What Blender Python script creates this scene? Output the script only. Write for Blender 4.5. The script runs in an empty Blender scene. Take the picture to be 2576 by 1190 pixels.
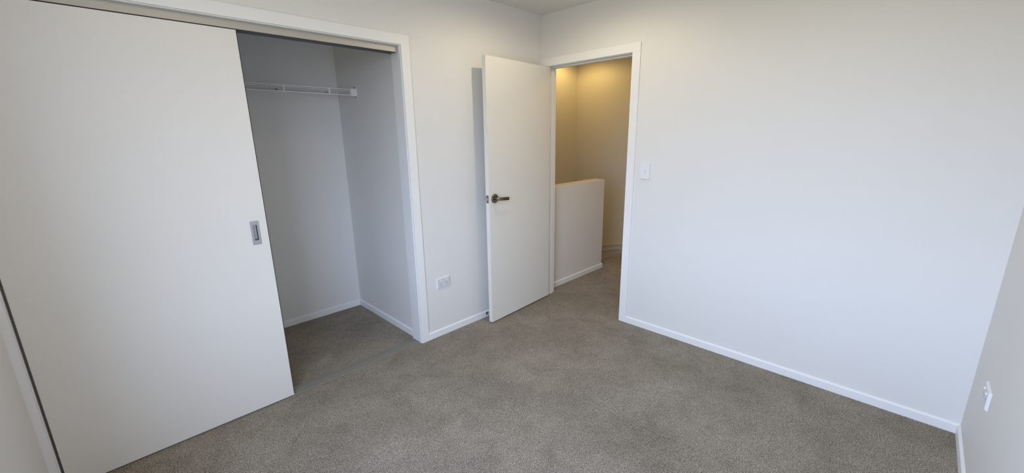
import bpy, bmesh, math
from mathutils import Matrix, Vector

scene = bpy.context.scene
COL = scene.collection

# ------------------------------------------------------------------ camera
CX, CY, CZ = 2.7516, 2.38107, 1.45256
R_ = Vector((-0.705147, 0.708919, -0.014185))
U_ = Vector((-0.179338, -0.158958, 0.970861))
F_ = Vector((-0.686006, -0.687144, -0.239225))
cam_data = bpy.data.cameras.new('camera')
cam_data.sensor_fit = 'HORIZONTAL'
cam_data.sensor_width = 36.0
cam_data.lens = 14.3546
cam_data.clip_start = 0.02
cam = bpy.data.objects.new('camera', cam_data)
COL.objects.link(cam)
m = Matrix((R_, U_, -F_)).transposed().to_4x4()
m.translation = Vector((CX, CY, CZ))
cam.matrix_world = m
scene.camera = cam

# ------------------------------------------------------------------ colour management
vs = scene.view_settings
vs.view_transform = 'Standard'
vs.look = 'None'
vs.gamma = 1.0
vs.use_curve_mapping = False
vs.exposure = -0.1

# ------------------------------------------------------------------ room numbers (metres)
HH = 2.50                              # stairwell ceiling
L, W, H = 3.12, 2.7105, 2.393          # room: x 0..L, y 0..W, z 0..H
WIN = (1.10, 2.55, 0.60, 2.18)         # window in the left wall: y0, y1, z0, z1

# ------------------------------------------------------------------ sky (bright overcast day outside the window)
SKY = 15.0
world = bpy.data.worlds.new('overcast_sky')
scene.world = world
world.use_nodes = True
nt = world.node_tree
nt.nodes.clear()
wo = nt.nodes.new('ShaderNodeOutputWorld')
bg = nt.nodes.new('ShaderNodeBackground')
ramp = nt.nodes.new('ShaderNodeValToRGB')
tc = nt.nodes.new('ShaderNodeTexCoord')
sep = nt.nodes.new('ShaderNodeSeparateXYZ')
mr = nt.nodes.new('ShaderNodeMapRange')
mr.inputs['From Min'].default_value = -1.0
mr.inputs['From Max'].default_value = 1.0
nt.links.new(tc.outputs['Generated'], sep.inputs[0])
nt.links.new(sep.outputs['Z'], mr.inputs['Value'])
nt.links.new(mr.outputs[0], ramp.inputs[0])
nt.links.new(ramp.outputs[0], bg.inputs[0])
nt.links.new(bg.outputs[0], wo.inputs[0])
bg.inputs[1].default_value = SKY
e = ramp.color_ramp.elements
e[0].position = 0.47; e[0].color = (0.21, 0.205, 0.17, 1)
e[1].position = 0.53; e[1].color = (0.62, 0.77, 1.09, 1)
x = e.new(1.0); x.color = (0.59, 0.75, 1.11, 1)

# light portal: guides sampling of the sky through the real window opening
pd = bpy.data.lights.new('window_portal', 'AREA')
pd.shape = 'RECTANGLE'
pd.size = WIN[1] - WIN[0]
pd.size_y = WIN[3] - WIN[2]
pd.cycles.is_portal = True
po = bpy.data.objects.new('window_portal', pd)
po.location = (L + 0.16, (WIN[0] + WIN[1]) / 2, (WIN[2] + WIN[3]) / 2)
po.rotation_euler = (math.radians(90), 0, math.radians(90))
COL.objects.link(po)


def downlight(name, loc, power, colour, angle=178, blend=0.5, radius=0.03):
    d = bpy.data.lights.new(name, 'SPOT')
    d.energy = power
    d.color = colour
    d.spot_size = math.radians(angle)
    d.spot_blend = blend
    d.shadow_soft_size = radius
    o = bpy.data.objects.new(name, d)
    o.location = loc
    COL.objects.link(o)
    return o


LAMP = (1.0, 0.85, 0.60)
for x, y, power in ((0.74, 0.78, 18.5), (2.30, 0.85, 4.5), (1.05, 2.00, 8.0)):  # the weakest is added, unseen, to warm the upper sliding door
    downlight('downlight', (x, y, H - 0.012), power, LAMP)
HALL_LAMP = (1.0, 0.69, 0.26)
downlight('hall_spot', (-1.98, -1.06, HH - 0.012), 14.0, HALL_LAMP)
downlight('hall_spot', (-0.95, 0.55, HH - 0.012), 17.0, (1.0, 0.68, 0.27))  # unseen lamp added over the landing to brighten the half wall


# ------------------------------------------------------------------ materials
def new_mat(name):
    mt = bpy.data.materials.new(name)
    mt.use_nodes = True
    n = mt.node_tree
    return mt, n, n.nodes['Principled BSDF']


def paint(name, col, rough=0.55, bump=0.0, scale=260.0, spec=0.4, var=0.012):
    mt, n, b = new_mat(name)
    b.inputs['Roughness'].default_value = rough
    b.inputs['Specular IOR Level'].default_value = spec
    t = n.nodes.new('ShaderNodeTexCoord')
    no = n.nodes.new('ShaderNodeTexNoise')
    no.inputs['Scale'].default_value = 3.0
    no.inputs['Detail'].default_value = 3.0
    n.links.new(t.outputs['Object'], no.inputs['Vector'])
    mix = n.nodes.new('ShaderNodeMix')
    mix.data_type = 'RGBA'
    mix.inputs['A'].default_value = tuple(c * (1 - var) for c in col) + (1,)
    mix.inputs['B'].default_value = tuple(min(1, c * (1 + var)) for c in col) + (1,)
    n.links.new(no.outputs['Fac'], mix.inputs['Factor'])
    n.links.new(mix.outputs['Result'], b.inputs['Base Color'])
    if bump:
        nb = n.nodes.new('ShaderNodeTexNoise')
        nb.inputs['Scale'].default_value = scale
        nb.inputs['Detail'].default_value = 2.0
        n.links.new(t.outputs['Object'], nb.inputs['Vector'])
        bu = n.nodes.new('ShaderNodeBump')
        bu.inputs['Strength'].default_value = bump
        bu.inputs['Distance'].default_value = 0.002
        n.links.new(nb.outputs['Fac'], bu.inputs['Height'])
        n.links.new(bu.outputs['Normal'], b.inputs['Normal'])
    return mt


M_WALL = paint('wall_paint', (0.80, 0.783, 0.745), 0.6, 0.05, 300)
M_HALL_LIT = paint('hall_lit_paint', (0.80, 0.755, 0.655), 0.6, 0.05, 300)  # wall and stair skirting colour yellowed to carry the warm lamplight
M_HALF = paint('half_wall_paint', (0.81, 0.785, 0.73), 0.7, 0.25, 170)
M_CEIL = paint('ceiling_paint', (0.78, 0.77, 0.74), 0.8)
M_TRIM = paint('trim_enamel', (0.875, 0.868, 0.845), 0.45, 0, spec=0.35)
M_DOOR = paint('door_enamel', (0.81, 0.785, 0.71), 0.4, 0.02, 200, spec=0.45)
M_SLIDE = paint('sliding_door_laminate', (0.81, 0.775, 0.71), 0.42, 0.02, 350)
M_PLASTIC = paint('white_plastic', (0.84, 0.84, 0.84), 0.28, spec=0.5)
M_SOCKET = paint('socket_face_plastic', (0.70, 0.70, 0.71), 0.3, spec=0.5)
M_WIRE = paint('white_coated_wire', (0.80, 0.80, 0.80), 0.4)
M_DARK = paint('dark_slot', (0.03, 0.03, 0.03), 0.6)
M_RUBBER = paint('black_rubber', (0.02, 0.02, 0.02), 0.5)


def metal(name, col, rough, metallic=1.0):
    mt, n, b = new_mat(name)
    b.inputs['Metallic'].default_value = metallic
    t = n.nodes.new('ShaderNodeTexCoord')
    no = n.nodes.new('ShaderNodeTexNoise')
    no.inputs['Scale'].default_value = 90.0
    n.links.new(t.outputs['Object'], no.inputs['Vector'])
    mr = n.nodes.new('ShaderNodeMapRange')
    mr.inputs['To Min'].default_value = rough * 0.85
    mr.inputs['To Max'].default_value = rough * 1.15
    n.links.new(no.outputs['Fac'], mr.inputs['Value'])
    n.links.new(mr.outputs[0], b.inputs['Roughness'])
    b.inputs['Base Color'].default_value = tuple(col) + (1,)
    return mt


M_NICKEL = metal('satin_nickel', (0.25, 0.22, 0.175), 0.24)
M_PULL = metal('satin_aluminium_pull', (0.50, 0.49, 0.50), 0.45, 0.75)
M_FASCIA = metal('champagne_aluminium', (0.50, 0.47, 0.415), 0.5, 0.4)
M_TRACK = metal('grey_anodised_track', (0.30, 0.28, 0.24), 0.55, 0.3)
M_TRACKD = metal('dark_head_track', (0.17, 0.175, 0.19), 0.5, 0.5)
M_CHROME = metal('chrome', (0.6, 0.6, 0.6), 0.15)


def carpet():
    mt, n, b = new_mat('grey_brown_cut_pile_carpet')
    b.inputs['Roughness'].default_value = 1.0
    b.inputs['Specular IOR Level'].default_value = 0.05
    t = n.nodes.new('ShaderNodeTexCoord')

    def noise(scale, detail=2.0, rough=0.5, dist=0.0):
        k = n.nodes.new('ShaderNodeTexNoise')
        k.inputs['Scale'].default_value = scale
        k.inputs['Detail'].default_value = detail
        k.inputs['Roughness'].default_value = rough
        k.inputs['Distortion'].default_value = dist
        n.links.new(t.outputs['Object'], k.inputs['Vector'])
        return k.outputs['Fac']

    def rampn(src, stops):
        r = n.nodes.new('ShaderNodeValToRGB')
        el = r.color_ramp.elements
        el[0].position, el[0].color = stops[0][0], stops[0][1] + (1,)
        el[1].position, el[1].color = stops[-1][0], stops[-1][1] + (1,)
        for p, c in stops[1:-1]:
            q = el.new(p); q.color = c + (1,)
        n.links.new(src, r.inputs[0])
        return r.outputs[0]

    def mul(a, c, fac=1.0):
        k = n.nodes.new('ShaderNodeMix')
        k.data_type = 'RGBA'
        k.blend_type = 'MULTIPLY'
        k.inputs['Factor'].default_value = fac
        n.links.new(a, k.inputs['A'])
        n.links.new(c, k.inputs['B'])
        return k.outputs['Result']
    tuft = noise(350.0, 2.0, 0.6, 0.9)
    base = rampn(tuft, [(0.37, (0.107, 0.086, 0.062)), (0.50, (0.372, 0.316, 0.247)), (0.63, (0.85, 0.762, 0.63))])
    patch = rampn(noise(2.1, 4.0, 0.55), [(0.32, (0.76, 0.75, 0.735)), (0.68, (1.0, 1.0, 1.0))])
    swirl = rampn(noise(7.0, 2.0, 0.5, 1.2), [(0.25, (0.86, 0.855, 0.85)), (0.6, (1.0, 1.0, 1.0))])
    n.links.new(mul(mul(base, patch), swirl), b.inputs['Base Color'])
    bu = n.nodes.new('ShaderNodeBump')
    bu.inputs['Strength'].default_value = 0.9
    bu.inputs['Distance'].default_value = 0.006
    n.links.new(tuft, bu.inputs['Height'])
    n.links.new(bu.outputs['Normal'], b.inputs['Normal'])
    return mt


M_CARPET = carpet()


def glass():
    mt = bpy.data.materials.new('window_glass')
    mt.use_nodes = True
    n = mt.node_tree
    n.nodes.clear()
    out = n.nodes.new('ShaderNodeOutputMaterial')
    tr = n.nodes.new('ShaderNodeBsdfTransparent')
    gl = n.nodes.new('ShaderNodeBsdfGlossy')
    gl.inputs['Roughness'].default_value = 0.02
    mx = n.nodes.new('ShaderNodeMixShader')
    mx.inputs[0].default_value = 0.06
    n.links.new(tr.outputs[0], mx.inputs[1])
    n.links.new(gl.outputs[0], mx.inputs[2])
    n.links.new(mx.outputs[0], out.inputs[0])
    return mt


M_GLASS = glass()


# ------------------------------------------------------------------ mesh helpers
def box(bm, x0, x1, y0, y1, z0, z1, bevel=0.0, seg=2):
    b2 = bmesh.new()
    bmesh.ops.create_cube(b2, size=1.0)
    for v in b2.verts:
        v.co = Vector(((x0 + x1) / 2 + v.co.x * (x1 - x0), (y0 + y1) / 2 + v.co.y * (y1 - y0), (z0 + z1) / 2 + v.co.z * (z1 - z0)))
    if bevel:
        bmesh.ops.bevel(b2, geom=b2.edges[:], offset=bevel, segments=seg, profile=0.5, affect='EDGES')
    merge(bm, b2)


def merge(bm, b2):
    me = bpy.data.meshes.new('tmp')
    b2.to_mesh(me)
    b2.free()
    bm.from_mesh(me)
    bpy.data.meshes.remove(me)


def prism(bm, pts, fn, d0, d1, bevel=0.0):
    """closed 2D outline swept from d0 to d1; fn(a, b, d) gives the 3D point"""
    b2 = bmesh.new()
    A = [b2.verts.new(fn(a, b, d0)) for a, b in pts]
    B = [b2.verts.new(fn(a, b, d1)) for a, b in pts]
    n = len(pts)
    b2.faces.new(A)
    b2.faces.new(B)
    for i in range(n):
        b2.faces.new((A[i], A[(i + 1) % n], B[(i + 1) % n], B[i]))
    bmesh.ops.recalc_face_normals(b2, faces=b2.faces[:])
    if bevel:
        bmesh.ops.bevel(b2, geom=b2.edges[:], offset=bevel, segments=2, profile=0.5, affect='EDGES')
    merge(bm, b2)


def rod(bm, p, q, r, n=12, cap=True, r2=None):
    p, q = Vector(p), Vector(q)
    d = q - p
    rot = d.to_track_quat('Z', 'Y').to_matrix().to_4x4()
    rot.translation = (p + q) / 2
    b2 = bmesh.new()
    bmesh.ops.create_cone(b2, cap_ends=cap, segments=n, radius1=r, radius2=r if r2 is None else r2, depth=d.length, matrix=rot)
    merge(bm, b2)


def obj(name, bm, mat, parent=None, loc=None, smooth=False):
    me = bpy.data.meshes.new(name)
    bm.normal_update()
    bm.to_mesh(me)
    bm.free()
    me.materials.append(mat)
    if smooth:
        for p in me.polygons:
            p.use_smooth = True
        try:
            me.set_sharp_from_angle(angle=math.radians(35))
        except Exception:
            pass
    o = bpy.data.objects.new(name, me)
    COL.objects.link(o)
    if parent is not None:
        o.parent = parent
    if loc is not None:
        o.location = loc
    return o


def tag(o, label=None, cat=None, group=None, kind=None):
    if label: o['label'] = label
    if cat: o['category'] = cat
    if group: o['group'] = group
    if kind: o['kind'] = kind
    return o


def empty(name, loc=(0, 0, 0), rot=(0, 0, 0)):
    o = bpy.data.objects.new(name, None)
    o.empty_display_size = 0.1
    o.location = loc
    o.rotation_euler = rot
    COL.objects.link(o)
    return o


def struct(name, bm, mat, label, cat):
    return tag(obj(name, bm, mat), label, cat, None, 'structure')


def boxes(*bs):
    bm = bmesh.new()
    for b in bs:
        box(bm, *b)
    return bm


# ------------------------------------------------------------------ floor
T = 0.010                    # architrave and skirting thickness
HB = 0.044                   # skirting front height above the pile
D = 1.016                    # wardrobe depth
XS = 1.2957                  # wardrobe side wall
XL = 1.3212                  # wardrobe lining face
XR = 3.092                   # wardrobe lining face on the left of the picture
HX = -2.45                   # stairwell far wall
HY = -1.42                   # stairwell left wall

bm = bmesh.new()
edge = [(-1.03, -0.165), (-1.30, -0.165), (-1.52, -0.170), (-1.60, -0.167), (-1.66, -0.157), (-1.71, -0.138), (-1.77, -0.09), (-1.82, 0.02), (-1.85, 0.2), (-1.85, 1.0)]
outline = [(-0.05, 1.0), (-0.05, 0.86), (-0.0, 0.86), (0, W), (L, W), (L, -D), (XS, -D), (XS, -0.05), (0, -0.05), (0, 0.03), (-0.10, 0.03), (-0.10, -0.10), (-1.03, -0.10)] + edge
prism(bm, outline, lambda a, b, d: Vector((a, b, d)), -0.20, 0.0)
floor = struct('floor', bm, M_CARPET, 'grey-brown speckled cut-pile carpet covering the bedroom, wardrobe and landing', 'carpet')

# stairs going down beyond the landing
bm = bmesh.new()
box(bm, HX, -0.2, -0.60, 1.0, -0.60, -0.40)
box(bm, HX, -0.2, -0.88, -0.60, -0.80, -0.59)
box(bm, HX, -0.2, HY, -0.88, -1.00, -0.78)
struct('floor_stair', bm, M_CARPET, 'carpeted stair treads dropping away beyond the landing edge', 'stairs')

# ------------------------------------------------------------------ ceiling
struct('ceiling', boxes((-0.1, L + 0.15, HY - 0.1, W + 0.1, H, H + 0.15)), M_CEIL, 'flat white ceiling meeting the walls above the open door', 'ceiling')

struct('ceiling_hall', boxes((HX - 0.1, -0.1, HY - 0.1, 1.1, HH, HH + 0.1)), M_CEIL, 'hall ceiling above the stairs, out of sight behind the door head', 'ceiling')

# ------------------------------------------------------------------ walls
# wall with the wardrobe: right-hand stretch, header over the opening, narrow nib at the far left
struct('wall_wardrobe', boxes((0, XL - 0.019, -0.09, 0, -0.1, H), (XL - 0.019, XR + 0.019, -0.09, 0, 2.022, H), (XR + 0.019, L, -0.09, 0, -0.1, H)),
       M_WALL, 'white painted wall around the wardrobe opening, behind the open door', 'wall')
# wall with the hall door
struct('wall_door', boxes((-0.10, 0, HY - 0.1, 0.043, -0.9, H), (-0.10, 0, 0.043, 0.851, 2.017, H), (-0.10, 0, 0.851, W + 0.1, -0.1, H)),
       M_WALL, 'wide white painted wall with the hall doorway and light switch', 'wall')
struct('wall_right', boxes((-0.1, L + 0.15, W, W + 0.1, -0.1, H)), M_WALL, 'greyish white wall along the right edge with a power outlet', 'wall')
y0, y1, z0, z1 = WIN
struct('wall_left', boxes((L, L + 0.15, -D - 0.1, y0, -0.1, H), (L, L + 0.15, y1, W + 0.1, -0.1, H), (L, L + 0.15, y0, y1, -0.1, z0), (L, L + 0.15, y0, y1, z1, H)),
       M_WALL, 'beige-lit white wall at the far left edge beside the sliding door', 'wall')
struct('wall_wardrobe_back', boxes((XS - 0.1, L, -D - 0.1, -D, -0.1, H)), M_WALL, 'shaded back wall inside the wardrobe behind the wire shelf', 'wall')
struct('wall_wardrobe_side', boxes((XS - 0.1, XS, -D, -0.09, -0.1, H)), M_WALL, 'bluish shaded side wall inside the wardrobe holding the shelf bracket', 'wall')
struct('wall_hall_far', boxes((HX - 0.1, HX, HY - 0.1, 1.1, -0.9, HH)), M_HALL_LIT, 'yellow-lit stairwell wall seen through the doorway, right of its corner', 'wall')
struct('wall_hall_left', boxes((HX, -0.1, HY - 0.1, HY, -0.9, HH)), M_HALL_LIT, 'yellow-lit stairwell wall beside the door frame, left of its corner', 'wall')
struct('wall_hall_right', boxes((HX, -0.10, 1.0, 1.1, -0.9, HH)), M_HALL_LIT, 'hall wall hidden behind the doorway jamb', 'wall')
bm = bmesh.new()
box(bm, -1.054, -0.10, -0.140, -0.0145, -0.39, 0.9877, 0.003)
struct('wall_balustrade', bm, M_HALF, 'half-height white balustrade wall standing in the hall beside the stairs', 'wall')


# ------------------------------------------------------------------ skirting boards
def skirting(bm, p, q, nrm, h=HB, z=0.0, m0=0.0, m1=0.0):
    """p->q along the wall foot, nrm into the room; front face h high with a bevelled top"""
    p, q, nrm = Vector(p + (0,)), Vector(q + (0,)), Vector(nrm + (0,))
    d = (q - p).normalized()
    prof = [(0, -0.02), (T, -0.02), (T, h), (T - 0.002, h + 0.003), (0, h + 0.009)]
    b2 = bmesh.new()
    A = [b2.verts.new(p + nrm * a + d * (m0 * a / T) + Vector((0, 0, z + b))) for a, b in prof]
    B = [b2.verts.new(q + nrm * a - d * (m1 * a / T) + Vector((0, 0, z + b))) for a, b in prof]
    n = len(prof)
    b2.faces.new(A); b2.faces.new(B)
    for i in range(n):
        b2.faces.new((A[i], A[(i + 1) % n], B[(i + 1) % n], B[i]))
    bmesh.ops.recalc_face_normals(b2, faces=b2.faces[:])
    merge(bm, b2)


XO, XI, ZWO, ZWI = 1.2566, 1.3157, 2.0593, 2.0028   # wardrobe architrave
YO, YI, ZO, ZI = 0.8953, 0.8356, 2.0601, 2.0013     # door architrave

bm = bmesh.new(); skirting(bm, (T, 0), (XO, 0), (0, 1))
struct('baseboard_wardrobe', bm, M_TRIM, 'white skirting board between the wardrobe and the open door', 'skirting')
bm = bmesh.new(); skirting(bm, (0, YO), (0, W), (1, 0), m1=T)
struct('baseboard_door', bm, M_TRIM, 'long white skirting board below the wide right-hand wall', 'skirting')
bm = bmesh.new(); skirting(bm, (0, W), (L, W), (0, -1), m0=T)
struct('baseboard_right', bm, M_TRIM, 'white skirting board along the wall at the right edge', 'skirting')
bm = bmesh.new(); skirting(bm, (L, T), (L, W - T), (-1, 0))
struct('baseboard_left', bm, M_TRIM, 'white skirting board of the window wall', 'skirting')
bm = bmesh.new(); skirting(bm, (XS, -D), (L, -D), (0, 1), m0=T)
struct('baseboard_wardrobe_back', bm, M_TRIM, 'white skirting board along the back wall inside the wardrobe', 'skirting')
bm = bmesh.new(); skirting(bm, (XS, -D), (XS, -0.109), (1, 0), m0=T)
struct('baseboard_wardrobe_side', bm, M_TRIM, 'white skirting board along the side wall inside the wardrobe', 'skirting')
bm = bmesh.new()
skirting(bm, (-1.054, -0.0145), (-0.118, -0.0145), (0, 1), m0=-T)
skirting(bm, (-1.054, -0.14), (-1.054, -0.0145), (-1, 0), m1=-T)
struct('baseboard_balustrade', bm, M_TRIM, 'white skirting board at the foot of the hall half wall', 'skirting')
# raked stringer board on the stairwell wall
bm = bmesh.new()
K = -0.600
sl = 0.28
band = [(1.0, -0.18), (K, -0.18), (HY, -0.18 - sl * (K - HY)), (HY, -0.105 - sl * (K - HY)), (K, -0.105), (1.0, -0.105)]
prism(bm, band, lambda a, b, d: Vector((d, a, b)), HX, HX + 0.012)
for zz in (-0.180, -0.111):
    lip = [(1.0, zz), (K, zz), (HY, zz - sl * (K - HY)), (HY, zz + 0.008 - sl * (K - HY)), (K, zz + 0.008), (1.0, zz + 0.008)]
    prism(bm, lip, lambda a, b, d: Vector((d, a, b)), HX + 0.011, HX + 0.026)
struct('baseboard_stair', bm, M_HALL_LIT, 'raked white stair skirting with two lips on the stairwell wall', 'skirting')

# ------------------------------------------------------------------ wardrobe trim: architraves and linings
tr1 = tag(empty('trim_1'), 'white architrave and lining framing the wardrobe opening', 'trim', None, 'structure')
yv = lambda a, b, d: Vector((a, d, b))
XAL = XR + 0.003                                   # left architrave inner edge
bm = bmesh.new()
prism(bm, [(XO, -0.02), (XI, -0.02), (XI, ZWI), (XO, ZWO)], yv, 0.0, T)
obj('architrave', bm, M_TRIM, tr1)
bm = bmesh.new()
prism(bm, [(XO, ZWO), (XI, ZWI), (XAL, ZWI), (L, ZWO)], yv, 0.0, T)
obj('architrave', bm, M_TRIM, tr1)
bm = bmesh.new()
prism(bm, [(XAL, -0.02), (L, -0.02), (L, ZWO), (XAL, ZWI)], yv, 0.0, T)
obj('architrave', bm, M_TRIM, tr1)
ZH = 1.9975                                        # underside of the head lining
bm = bmesh.new(); box(bm, XL - 0.0185, XL, -0.109, -0.0005, -0.02, ZH + 0.019, 0.002)
obj('lining', bm, M_TRIM, tr1)
bm = bmesh.new(); box(bm, XL, XR, -0.109, -0.0005, ZH, ZH + 0.019, 0.002)
obj('lining', bm, M_TRIM, tr1)
bm = bmesh.new(); box(bm, XR, XR + 0.0185, -0.109, -0.0005, -0.02, ZH + 0.019, 0.002)
obj('lining', bm, M_TRIM, tr1)

# head track with its champagne fascia
ht = tag(empty('head_track', (XL, 0, 1.96)), 'champagne aluminium fascia and dark track along the top of the wardrobe opening', 'track')
bm = bmesh.new()
box(bm, 0.0005, XR - XL - 0.0005, -0.0245, -0.022, 0.0015, ZH - 1.96 - 0.001)
obj('fascia', bm, M_FASCIA, ht)
bm = bmesh.new()
for ya, yb in ((-0.028, -0.0245), (-0.062, -0.056), (-0.100, -0.096)):
    box(bm, 0.001, XR - XL - 0.001, ya, yb, 0.001, 0.034)
box(bm, 0.001, XR - XL - 0.001, -0.100, -0.0245, 0.010, 0.0365)
obj('track_channel', bm, M_TRACKD, ht)
bm = bmesh.new()
box(bm, 0.0003, 0.004, -0.0232, -0.0215, 0.001, ZH - 1.96 - 0.001)
obj('end_cap', bm, M_TRACK, ht)

# floor track with two grooves
ft = tag(empty('floor_track', (XL, 0, 0)), 'grey metal floor track with two grooves in front of the wardrobe carpet', 'track')
bm = bmesh.new()
n_ = XR - XL - 0.0005
prof = [(-0.093, -0.01), (-0.093, 0.003), (-0.0682, 0.0045), (-0.0682, 0.0006), (-0.0648, 0.0006), (-0.0648, 0.0045), (-0.0197, 0.0045), (-0.0197, 0.0006), (-0.0163, 0.0006), (-0.0163, 0.0045), (-0.0095, 0.002), (-0.0095, -0.01)]
prism(bm, prof, lambda a, b, d: Vector((d, a, b)), 0.0005, n_)
obj('rail', bm, M_TRACK, ft)
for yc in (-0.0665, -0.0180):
    bm = bmesh.new(); box(bm, 0.001, n_ - 0.001, yc - 0.0016, yc + 0.0016, 0.0007, 0.0012)  # dark strips put in for the shade inside the grooves
    obj('groove_shade', bm, M_DARK, ft)


# ------------------------------------------------------------------ sliding wardrobe door
XD = 2.1792
M_BRUSH_SHADE = paint('dark_brush_seal_shade', (0.035, 0.033, 0.03), 0.9)
DT = 0.0                                            # door parts are built from the door's lower front right corner
door2 = tag(empty('door_2', (XD, -0.006, 0.0)), 'large white flush sliding wardrobe door with a recessed metal pull', 'door', None, 'structure')
DW, DH, DZ0 = 3.0830 - XD, 1.9535, 0.008
# leaf with a rectangular pocket for the pull
px0, px1, pz0, pz1 = 0.0460, 0.0665, 0.9465, 1.0273
bm = bmesh.new()
b2 = bmesh.new()
qx0, qx1, qz0, qz1 = px0 - 0.0065, px1 + 0.003, pz0 - 0.0065, pz1 + 0.0035
xs_ = [0, qx0, qx1, DW]
zs_ = [DZ0, qz0, qz1, DH]
g = {(i, j): b2.verts.new((xs_[i], 0, zs_[j])) for i in range(4) for j in range(4)}
for i in range(3):
    for j in range(3):
        if (i, j) != (1, 1):
            b2.faces.new((g[i, j], g[i + 1, j], g[i + 1, j + 1], g[i, j + 1]))
bk = [b2.verts.new((a, -0.035, c)) for a, c in ((0, DZ0), (DW, DZ0), (DW, DH), (0, DH))]
b2.faces.new(bk)
b2.faces.new([g[i, 0] for i in range(4)] + [bk[1], bk[0]])
b2.faces.new([g[i, 3] for i in range(4)] + [bk[2], bk[3]])
b2.faces.new([g[0, j] for j in range(4)] + [bk[3], bk[0]])
b2.faces.new([g[3, j] for j in range(4)] + [bk[2], bk[1]])
pk = [b2.verts.new((a, -0.0175, c)) for a, c in ((qx0, qz0), (qx1, qz0), (qx1, qz1), (qx0, qz1))]
rim = [g[1, 1], g[2, 1], g[2, 2], g[1, 2]]
b2.faces.new(pk)
for i in range(4):
    b2.faces.new((rim[i], rim[(i + 1) % 4], pk[(i + 1) % 4], pk[i]))
bmesh.ops.recalc_face_normals(b2, faces=b2.faces[:])
merge(bm, b2)
obj('door_panel', bm, M_SLIDE, door2)
# flush pull: rounded plate with a recessed tray
fp = empty('flush_pull')
fp.parent = door2


def rrect(x0, x1, z0, z1, r, n=5):
    pts = []
    for cx, cz, a0 in ((x1 - r, z1 - r, 0), (x0 + r, z1 - r, 90), (x0 + r, z0 + r, 180), (x1 - r, z0 + r, 270)):
        for k in range(n + 1):
            a = math.radians(a0 + 90 * k / n)
            pts.append((cx + r * math.cos(a), cz + r * math.sin(a)))
    return pts


b2 = bmesh.new()
po_ = rrect(0.0358, 0.0760, 0.9232, 1.0480, 0.004)
pi_ = rrect(px0 + 0.0005, px1 - 0.0005, pz0 + 0.0005, pz1 - 0.0005, 0.003)
rings = []
pw_ = rrect(px0 - 0.006, px1 + 0.0025, pz0 - 0.006, pz1 + 0.003, 0.003)
for pts, yy in ((po_, 0.0002), (po_, 0.0018), (pi_, 0.0018), (pi_, -0.0012), (pw_, -0.0016), (pw_, -0.0160)):
    rings.append([b2.verts.new((a, yy, c)) for a, c in pts])
for ra, rb in zip(rings, rings[1:]):
    for i in range(len(ra)):
        j = (i + 1) % len(ra)
        b2.faces.new((ra[i], ra[j], rb[j], rb[i]))
b2.faces.new(rings[-1])
bmesh.ops.recalc_face_normals(b2, faces=b2.faces[:])
bm = bmesh.new(); merge(bm, b2)
bpy.data.objects.remove(fp)
o = obj('flush_pull', bm, M_PULL, door2)
o['label'] = 'satin grey recessed pull'
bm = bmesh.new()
box(bm, px0 - 0.0058, px0 + 0.0012, -0.0158, -0.0145, pz0 - 0.0055, pz1 + 0.002)  # dark strips along two sides of the tray floor
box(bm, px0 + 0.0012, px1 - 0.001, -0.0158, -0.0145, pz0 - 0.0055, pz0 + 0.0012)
obj('recess_strip', bm, M_DARK, o)
bm = bmesh.new(); box(bm, 0.001, DW - 0.001, -0.0075, -0.0035, 0.0047, DZ0 + 0.0005)  # dark strip added as the line of shade below the door
obj('brush_seal_shade', bm, M_BRUSH_SHADE, door2)
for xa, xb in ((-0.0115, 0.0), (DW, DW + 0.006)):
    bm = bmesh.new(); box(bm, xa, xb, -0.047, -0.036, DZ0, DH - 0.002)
    obj('brush_seal_shade', bm, M_BRUSH_SHADE, door2)

# ------------------------------------------------------------------ door frame (hall door)
tr2 = tag(empty('trim_2'), 'white architrave, jambs and stops framing the hall doorway', 'trim', None, 'structure')
xv = lambda a, b, d: Vector((d, a, b))
YJ0, YJ1, ZJ = 0.0625, 0.8320, 1.9965               # jamb faces and head underside
YLI = 0.0590                                        # left architrave inner edge
bm = bmesh.new()
prism(bm, [(YO, -0.02), (YI, -0.02), (YI, ZI), (YO, ZO)], xv, 0.0, T)
obj('architrave', bm, M_TRIM, tr2)
bm = bmesh.new()
prism(bm, [(0.0, ZO), (0.0, ZI), (YI, ZI), (YO, ZO)], xv, 0.0, T)
obj('architrave', bm, M_TRIM, tr2)
bm = bmesh.new()
prism(bm, [(0.0, -0.02), (YLI, -0.02), (YLI, ZI), (0.0, ZI)], xv, 0.0, T)
obj('architrave', bm, M_TRIM, tr2)
for (a, b, c, d) in ((YJ0 - 0.019, YJ0, -0.02, ZJ + 0.019), (YJ1, YJ1 + 0.019, -0.02, ZJ + 0.019), (YJ0, YJ1, ZJ, ZJ + 0.019)):
    bm = bmesh.new(); box(bm, -0.118, -0.0005, a, b, c, d, 0.0015)
    obj('jamb', bm, M_TRIM, tr2)
for (a, b, c, d) in ((YJ0, YJ0 + 0.010, -0.02, ZJ), (YJ1 - 0.010, YJ1, -0.02, ZJ), (YJ0 + 0.010, YJ1 - 0.010, ZJ - 0.010, ZJ)):
    bm = bmesh.new(); box(bm, -0.082, -0.044, a, b, c, d, 0.0015)
    obj('door_stop_strip', bm, M_TRIM, tr2)
for pts in ([(YO, -0.02), (YI, -0.02), (YI, ZI), (YO, ZO)], [(0.0, ZO), (YLI, ZI), (YI, ZI), (YO, ZO)], [(0.0, -0.02), (YLI, -0.02), (YLI, ZI), (0.0, ZO)]):
    bm = bmesh.new(); prism(bm, pts, xv, -0.110, -0.100)
    obj('architrave', bm, M_TRIM, tr2)

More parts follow.
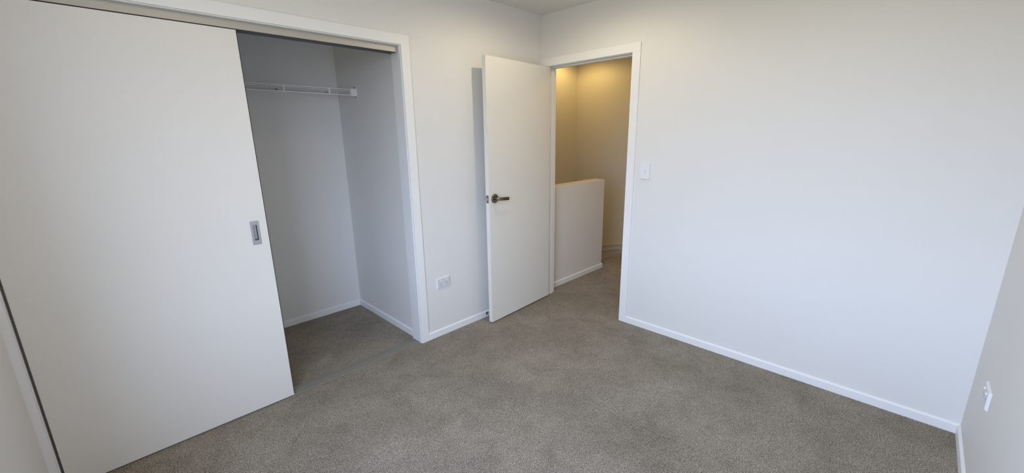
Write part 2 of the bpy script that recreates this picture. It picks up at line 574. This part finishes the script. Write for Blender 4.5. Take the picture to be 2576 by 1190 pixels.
# ------------------------------------------------------------------ hinged door leaf
LA = 0.0645
LW, LT, LZ0, LZ1 = 0.7551, 0.0347, 0.0121, 1.9921
d1 = tag(empty('door_1', (-0.001, 0.09655, 0), (0, 0, LA)), 'white flush hinged door standing open against the wall, lever handle on it', 'door', None, 'structure')
bm = bmesh.new(); box(bm, 0, LW, -LT, 0, LZ0, LZ1, 0.0012)
obj('door_leaf', bm, M_DOOR, d1)


def lever(sign, face):
    """lever set on one face of the leaf; sign = direction away from the face"""
    cx, cz = 0.6985, 0.9998
    b = bmesh.new()
    rod(b, (cx, face, cz), (cx, face + sign * 0.0075, cz), 0.0345, 40)
    rod(b, (cx, face + sign * 0.0075, cz), (cx, face + sign * 0.0105, cz), 0.0345, 40, r2=0.0315) if sign > 0 else rod(b, (cx, face + sign * 0.0075, cz), (cx, face + sign * 0.0105, cz), 0.0345, 40, r2=0.0315)
    h = obj('rose', b, M_NICKEL, d1, smooth=True)
    b = bmesh.new()
    rod(b, (cx, face + sign * 0.010, cz), (cx, face + sign * 0.040, cz), 0.0125, 24)
    pts = [(cx + 0.0125, 0.034), (cx + 0.0125, 0.047), (cx + 0.006, 0.053), (cx - 0.108, 0.053), (cx - 0.108, 0.045), (cx - 0.02, 0.045), (cx - 0.0125, 0.034)]
    prism(b, [(a, face + sign * c) for a, c in pts], lambda a, c, d: Vector((a, c, cz + d - 0.072 * (cx + 0.0125 - a))), -0.012, 0.012, 0.0012)
    lv = obj('lever_handle', b, M_NICKEL, d1, smooth=True)
    return h, lv


for a in lever(1, 0.0):
    a['label'] = 'dark satin nickel ' + ('round rose' if 'rose' in a.name else 'flat lever')
lever(-1, -LT)
bm = bmesh.new()
box(bm, LW - 0.0005, LW + 0.0012, -LT + 0.006, -LT + 0.030, 0.9690, 1.0270, 0.0006)
lp = obj('latch_plate', bm, M_NICKEL, d1)
bm = bmesh.new()
prism(bm, [(LW, -LT + 0.027), (LW + 0.004, -LT + 0.027), (LW + 0.0115, -LT + 0.014), (LW + 0.0115, -LT + 0.010), (LW, -LT + 0.010)], lambda a, b, d: Vector((a, b, d)), 0.989, 1.008, 0.0006)
obj('latch_bolt', bm, M_CHROME, d1)
for zz in (0.25, 1.0, 1.75):
    bm = bmesh.new(); rod(bm, (-0.004, -LT - 0.004, zz - 0.05), (-0.004, -LT - 0.004, zz + 0.05), 0.006, 12)
    obj('hinge_knuckle', bm, M_NICKEL, d1)

# ------------------------------------------------------------------ window in the left wall (lights the room from behind the camera)
w1 = tag(empty('window_1', (L + 0.06, y0, z0)), 'white framed window behind the camera lighting the room', 'window', None, 'structure')
ww, wh = y1 - y0, z1 - z0
for (a, b, c, d) in ((0, 0.04, 0, wh), (ww - 0.04, ww, 0, wh), (0.04, ww - 0.04, 0, 0.04), (0.04, ww - 0.04, wh - 0.04, wh), (ww / 2 - 0.02, ww / 2 + 0.02, 0.04, wh - 0.04)):
    bm = bmesh.new(); box(bm, 0, 0.05, a, b, c, d, 0.002)
    obj('window_frame', bm, M_TRIM, w1)
for (a, b) in ((0.04, ww / 2 - 0.02), (ww / 2 + 0.02, ww - 0.04)):
    bm = bmesh.new(); box(bm, 0.022, 0.028, a, b, 0.04, wh - 0.04)
    obj('window_pane', bm, M_GLASS, w1)


# ------------------------------------------------------------------ double power outlets (local frame: x right, y out of the wall, z up)
def plate_mesh(w, h, t, slope):
    b2 = bmesh.new()
    a = [b2.verts.new((sx * w / 2, 0.0002, sz * h / 2)) for sx, sz in ((-1, -1), (1, -1), (1, 1), (-1, 1))]
    m_ = [b2.verts.new((sx * (w / 2), t * 0.35, sz * (h / 2))) for sx, sz in ((-1, -1), (1, -1), (1, 1), (-1, 1))]
    c = [b2.verts.new((sx * (w / 2 - slope), t, sz * (h / 2 - slope))) for sx, sz in ((-1, -1), (1, -1), (1, 1), (-1, 1))]
    for p, q in ((a, m_), (m_, c)):
        for i in range(4):
            j = (i + 1) % 4
            b2.faces.new((p[i], p[j], q[j], q[i]))
    b2.faces.new(c)
    b2.faces.new(a)
    bmesh.ops.recalc_face_normals(b2, faces=b2.faces[:])
    bmesh.ops.bevel(b2, geom=b2.edges[:], offset=0.0006, segments=1, affect='EDGES')
    return b2


def oval(bm, cx, cz, rx, rz, y0_, y1_, n=20, sq=2.6):
    pts = []
    for k in range(n):
        a = 2 * math.pi * k / n
        ca, sa = math.cos(a), math.sin(a)
        pts.append((cx + rx * math.copysign(abs(ca) ** (2 / sq), ca), cz + rz * math.copysign(abs(sa) ** (2 / sq), sa)))
    prism(bm, pts, lambda a, b, d: Vector((a, d, b)), y0_, y1_)


def slot(root, cx, cz, ang, ln=0.0072, wd=0.0024):
    b = bmesh.new()
    c, s = math.cos(ang), math.sin(ang)
    pts = [(cx + u * c * wd / 2 - v * s * ln / 2, cz + u * s * wd / 2 + v * c * ln / 2) for u, v in ((-1, -1), (1, -1), (1, 1), (-1, 1))]
    prism(b, pts, lambda a, d, y: Vector((a, y, d)), 0.0100, 0.01045)
    return obj('socket_slot', b, M_DARK, root)


def outlet(loc, rz, label):
    r = tag(empty('power_outlet', loc, (0, 0, rz)), label, 'power outlet', 'double power outlets on the bedroom walls')
    b = bmesh.new(); merge(b, plate_mesh(0.118, 0.078, 0.0102, 0.0040))
    obj('cover_plate', b, M_PLASTIC, r)
    b = bmesh.new(); box(b, -0.0535, 0.0535, 0.0099, 0.01025, -0.0335, 0.0335)
    obj('face_plate', b, M_SOCKET, r)
    for sx in (-0.0262, 0.0262):
        b = bmesh.new(); oval(b, sx, 0.0200, 0.0088, 0.0060, 0.010, 0.0150)
        obj('rocker_switch', b, M_PLASTIC, r, smooth=True)
        slot(r, sx - 0.0066, -0.0050, math.radians(-30))
        slot(r, sx + 0.0066, -0.0050, math.radians(30))
        slot(r, sx - 0.0002, -0.0195, 0.0)
    return r


# on the wardrobe wall the picture's right is -x, so the outlet frame is turned about
outlet((1.1020, 0.0, 0.4122), math.radians(0), 'white double power outlet low on the wall between wardrobe and open door')
outlet((0.4145, W, 0.4203), math.radians(180), 'white double power outlet seen edge-on at the right edge of the picture')


# ------------------------------------------------------------------ light switches (vertical plate)
def light_switch(loc, rz, label, knob=True):
    r = tag(empty('light_switch', loc, (0, 0, rz)), label, 'light switch')
    b = bmesh.new(); merge(b, plate_mesh(0.0755, 0.117, 0.0100, 0.0022))
    obj('cover_plate', b, M_PLASTIC, r)
    b = bmesh.new(); oval(b, 0, 0, 0.0088, 0.0095, 0.0098, 0.0112, 24, 2.0)
    obj('switch_ring', b, M_SOCKET, r, smooth=True)
    b = bmesh.new(); oval(b, 0, 0.001, 0.0062, 0.0072, 0.011, 0.0150, 24, 2.0)
    obj('rocker_switch', b, M_PLASTIC, r, smooth=True)
    return r


light_switch((0.0, 0.9800, 1.1968), math.radians(-90), 'white single light switch on the wall right of the hall doorway')
light_switch((HX, -1.236, 0.748), math.radians(-90), 'light switch on the stairwell wall, only its top above the half wall')

# ------------------------------------------------------------------ wire shelf in the wardrobe
SX0, SX1, SYF, SYB = XS, L, -0.692, -D
ZT, ZB = 1.8005, 1.7605
ws = tag(empty('wire_shelf', (SX0, SYB, ZT)), 'white coated wire shelf with hanging lip spanning the open wardrobe', 'shelf')


def sh(x, y, z):
    return (x - SX0, y - SYB, z - ZT)


def srod(name, segs, r, n=8):
    b = bmesh.new()
    for p, q in segs:
        rod(b, sh(*p), sh(*q), r, n)
    return obj(name, b, M_WIRE, ws)


xa, xb = XS + 0.044, L - 0.044
srod('front_rail', [((xa, SYF, ZT), (xb, SYF, ZT))], 0.0032)
srod('lip_rail', [((xa, SYF + 0.002, ZB), (xb, SYF + 0.002, ZB))], 0.0032)
srod('back_rail', [((XS + 0.01, SYB + 0.010, ZT - 0.004), (L - 0.01, SYB + 0.010, ZT - 0.004))], 0.0030)
srod('middle_rail', [((XS + 0.012, SYB + 0.17, ZT - 0.0065), (L - 0.012, SYB + 0.17, ZT - 0.0065))], 0.0030)
srod('lower_rail', [((XS + 0.012, SYF - 0.035, ZT - 0.0065), (L - 0.012, SYF - 0.035, ZT - 0.0065))], 0.0030)
xx = 1.4925
while xx < xb:
    b = bmesh.new()
    box(b, xx - 0.005 - SX0, xx + 0.005 - SX0, SYF - 0.003 - SYB, SYF + 0.002 - SYB, ZB - ZT - 0.002, 0.002, 0.001)
    obj('lip_strut', b, M_WIRE, ws)
    xx += 0.2985
nw = 0
k = XS + 0.030
while k < L - 0.02 and nw < 290:
    b = bmesh.new()
    rod(b, sh(k, SYF, ZT - 0.001), sh(k, SYB + 0.006, ZT - 0.001), 0.0014, 6)
    obj('deck_wire', b, M_WIRE, ws) if nw == 0 else None
    if nw == 0:
        w0 = ws.children[-1] if ws.children else None
        base_wire = [c for c in COL.objects if c.name.startswith('deck_wire')][0]
        kx = k
    else:
        b.free()
        c = base_wire.copy()
        c.location = (k - kx, 0, 0)
        COL.objects.link(c)
    nw += 1
    k += 0.0254


def shelf_bracket(x, s):
    """end bracket: square sleeve on the front rails plus a screwed wall plate"""
    b = bmesh.new()
    if s > 0:
        box(b, x + 0.003 - SX0, x + 0.0445 - SX0, SYF - 0.012 - SYB, SYF + 0.010 - SYB, ZB - ZT - 0.006, 0.005, 0.0012)
        box(b, x + 0.0005 - SX0, x + 0.0045 - SX0, SYF - 0.013 - SYB, SYF + 0.014 - SYB, ZB - ZT - 0.019, 0.022, 0.001)
    else:
        box(b, x - 0.0445 - SX0, x - 0.003 - SX0, SYF - 0.012 - SYB, SYF + 0.010 - SYB, ZB - ZT - 0.006, 0.005, 0.0012)
        box(b, x - 0.0045 - SX0, x - 0.0005 - SX0, SYF - 0.013 - SYB, SYF + 0.014 - SYB, ZB - ZT - 0.019, 0.022, 0.001)
    br = obj('end_bracket', b, M_PLASTIC, ws)
    for zz in (0.0145, ZB - ZT - 0.0125):
        b = bmesh.new()
        rod(b, (x + s * 0.0045 - SX0, SYF - SYB, zz), (x + s * 0.0085 - SX0, SYF - SYB, zz), 0.0036, 10)
        obj('screw', b, M_DARK, br)


shelf_bracket(XS, 1)
shelf_bracket(L, -1)
# small clips holding the back rail on the wall
for cxx in (1.39, 1.742, 2.09, 2.44, 2.79):
    b = bmesh.new()
    box(b, cxx - 0.007 - SX0, cxx + 0.007 - SX0, 0.0005, 0.018, -0.003, 0.013, 0.002)
    obj('wall_clip', b, M_TRACKD, ws)

# ------------------------------------------------------------------ door stop on the skirting behind the open door
ds = tag(empty('door_stop', (0.690, T, 0.0285)), 'small dark door stop on the skirting behind the open door', 'door stop')
b = bmesh.new(); rod(b, (0, 0.0003, 0), (0, 0.005, 0), 0.0125, 20)
obj('base_disc', b, M_RUBBER, ds, smooth=True)
b = bmesh.new(); rod(b, (0, 0.005, 0), (0, 0.066, 0), 0.0075, 16)
obj('shaft', b, M_CHROME, ds, smooth=True)
b = bmesh.new(); rod(b, (0, 0.066, 0), (0, 0.088, 0), 0.0110, 20)
obj('rubber_tip', b, M_RUBBER, ds, smooth=True)
